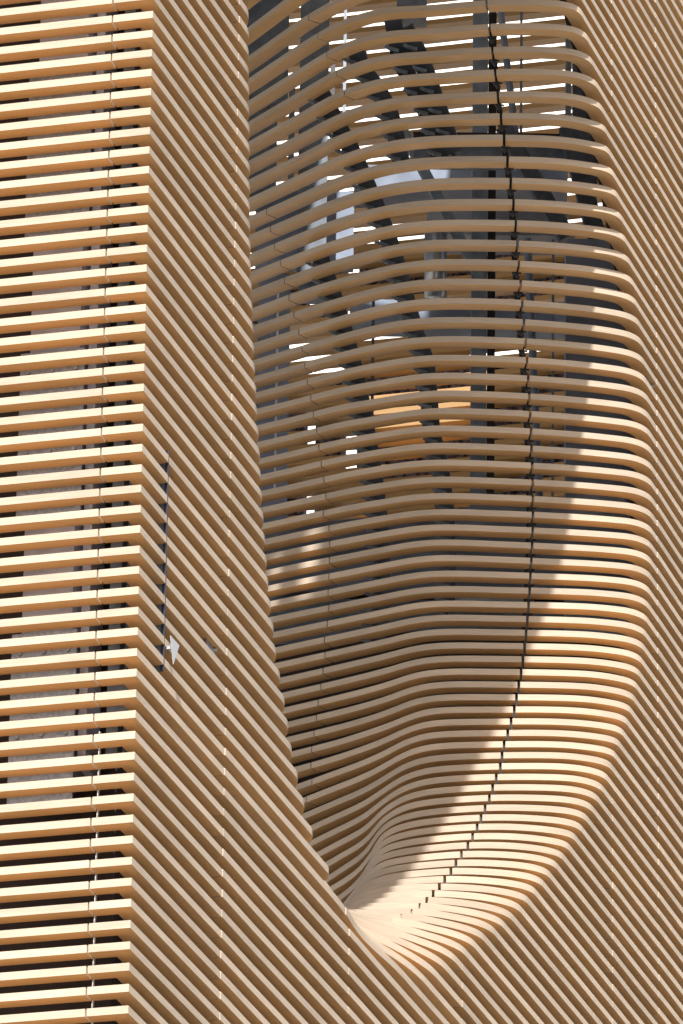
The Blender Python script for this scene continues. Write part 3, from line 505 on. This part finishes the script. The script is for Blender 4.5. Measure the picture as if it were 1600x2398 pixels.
# added dark membrane close behind the slats to keep light out of the gaps
def offset(pts, d):
    out = []
    for i in range(len(pts)):
        a, c = pts[max(0, i - 1)], pts[min(len(pts) - 1, i + 1)]
        dx, dy = c[0] - a[0], c[1] - a[1]; L = math.hypot(dx, dy) or 1
        out.append((pts[i][0] + dy / L * d, pts[i][1] - dx / L * d))
    return out
def resample(pts, n):
    S = [0]
    for a, b in zip(pts, pts[1:]): S.append(S[-1] + math.hypot(a[0] - b[0], a[1] - b[1]))
    r = []
    for i in range(n):
        s = S[-1] * i / (n - 1); j = max(0, min(len(S) - 2, bisect.bisect_right(S, s) - 1)); f = (s - S[j]) / max(1e-9, S[j + 1] - S[j])
        r.append((pts[j][0] + (pts[j + 1][0] - pts[j][0]) * f, pts[j][1] + (pts[j + 1][1] - pts[j][1]) * f))
    return r
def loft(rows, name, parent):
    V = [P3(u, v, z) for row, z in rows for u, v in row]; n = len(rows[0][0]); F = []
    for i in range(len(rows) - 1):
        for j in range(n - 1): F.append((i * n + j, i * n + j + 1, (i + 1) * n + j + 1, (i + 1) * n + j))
    return meshobj(name, V, F, M['backing'], parent, smooth=True)
mem = thing('dark_backing', 'dark brown membrane added close behind the slats to keep light out of the gaps', 'backing', P3(0, -.24, 0))
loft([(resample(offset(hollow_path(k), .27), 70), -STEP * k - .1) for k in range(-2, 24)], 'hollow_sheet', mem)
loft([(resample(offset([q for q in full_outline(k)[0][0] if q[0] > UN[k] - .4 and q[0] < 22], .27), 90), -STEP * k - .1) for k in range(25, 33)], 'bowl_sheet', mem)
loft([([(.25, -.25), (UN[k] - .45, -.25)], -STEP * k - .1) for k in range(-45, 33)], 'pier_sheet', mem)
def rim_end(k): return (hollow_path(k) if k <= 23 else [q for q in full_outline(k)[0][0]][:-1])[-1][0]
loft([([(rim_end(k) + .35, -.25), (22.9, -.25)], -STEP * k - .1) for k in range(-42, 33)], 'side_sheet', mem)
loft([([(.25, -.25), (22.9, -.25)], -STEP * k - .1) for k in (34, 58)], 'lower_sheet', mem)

# added roof that blocks sun, and the dark closed rooms of the lower storeys
HOLES = [(16.6, 20.3, -5.0, -3.3), (4.5, 5.5, -2.16, -1.94), (4.5, 5.4, -2.56, -2.42)]     # openings aimed to let sun patches through
us = sorted({.02, 29.0, *[h[i] for h in HOLES for i in (0, 1)]}); vv = sorted({-30, -.02, *[h[i] for h in HOLES for i in (2, 3)]})
vs, fs = join([box_uv(a, b, c, d, 16.02, 16.4) for a, b in zip(us, us[1:]) for c, d in zip(vv, vv[1:])
               if not any(h[0] <= (a + b) / 2 <= h[1] and h[2] <= (c + d) / 2 <= h[3] for h in HOLES)])
tag(meshobj('sun_block_roof', vs, fs, M['conc_dark']), 'added dark roof slab out of view, keeping sun off the hollow except through three aimed openings', 'roof')
vs, fs = box_uv(22.0, 22.3, -14, -.35, -14, 2.95)
tag(meshobj('lining_wall', vs, fs, M['backing']), 'dark lined wall deep inside behind the lower slats of the hollow', 'wall')
vs, fs = box_uv(18.95, 22.0, -9, -.4, 2.6, 2.85)
tag(meshobj('floor_slab', vs, fs, M['conc_dark']), 'dark floor slab inside at the level where the slats close up', 'floor slab')

# ---------------------------------------------------------------- behind the left face
vs, fs = box_left(.22, 6, 1.15, 1.3, -14, 16); tag(meshobj('back_wall', vs, fs, M['panel']), 'dark brown panelled wall behind the slats on the left face', 'wall')
col = thing('concrete_column', 'pale grey concrete column with bolted plates behind the slats of the left face', 'concrete column', P3(LU * 1.1, LV * 1.1, 0))
vs, fs = box_left(.76, 1.24, .42, .95, -7.35, 16); meshobj('shaft', vs, fs, M['concl'], col)
for z0 in (4.2, -1.45, -4.3, -7.1):
    vs, fs = box_left(.70, 1.32, .385, .418, z0 - .6, z0 + 1.1); meshobj('base_plate', vs, fs, M['galv'], col)
    for a in (0, 1, 2):
        for b in range(6):
            s = .78 + a * .23; z = z0 - .45 + b * .27; nx, ny = -LV, LU
            if nx < 0: nx, ny = -nx, -ny
            c = P3(LU * s + nx * .365, LV * s + ny * .365, z); d = P3(LU * s + nx * .386, LV * s + ny * .386, z)
            vs, fs = cyl(c, d, .022, 6); meshobj('bolt', vs, fs, M['galv'], col)
vs, fs = box_left(.62, .70, .50, .90, -7.3, 16); tag(meshobj('steel_post', vs, fs, M['concl']), 'slim grey post right of the concrete column behind the left face', 'post')
vs, fs = box_left(.21, .40, .40, .60, -7.3, 13); tag(meshobj('corner_post', vs, fs, M['steel_mid']), 'grey steel post just behind the outer corner of the pier', 'post')
vs, fs = box_left(.388, .402, .19, .22, -14, -7.1); tag(meshobj('metal_strip', vs, fs, M['white']), 'thin pale metal strip behind the slat joints low on the left face', 'strip')

# ---------------------------------------------------------------- details on the pier
vs, fs = box_uv(.775, .79, -.19, -.006, -6.33, -4.15); tag(meshobj('joint_plate', vs, fs, M['steel_mid']), 'upright dark plate in the open joint on the pier face', 'plate')
vs, fs = box_uv(.765, .775, -.03, .002, -6.33, -4.15); tag(meshobj('joint_strip', vs, fs, M['blue']), 'narrow dark blue strip along the open joint on the pier face', 'strip')
tri = [[0.808, 0.04, -5.973], [0.985, 0.07, -6.009], [0.944, 0.03, -6.205]]
n = VH
vs = [P3(*q) + n * o for o in (0, .006) for q in tri]
pl = thing('loose_plate', 'small pale triangular metal plate sticking out from the pier face', 'plate', P3(*tri[0]))
meshobj('plate', vs, [(2, 1, 0), (3, 4, 5), (0, 1, 4, 3), (1, 2, 5, 4), (2, 0, 3, 5)], M['white'], pl)
vs, fs = box_uv(tri[0][0] + .03, tri[0][0] + .06, -.02, .035, tri[0][2] - .12, tri[0][2] - .09); meshobj('lug', vs, fs, M['galv'], pl)
for (u, v, z), lab in (((2.3, -.11, -5.50), 'small galvanised bracket box tucked between two slats of the pier'), ((18.75, -.11, 4.10), 'small galvanised bracket box between two slats at the far right joint')):
    b = thing('bracket_box', lab, 'bracket', P3(u, v, z))
    vs, fs = box_uv(u - .14, u + .14, v - .06, v + .06, z - .05, z + .05); meshobj('housing', vs, fs, M['galv'], b)
    vs, fs = cyl(P3(u + .1, v + .06, z), P3(u + .1, v + .085, z), .02, 8); meshobj('bolt', vs, fs, M['strip'], b)
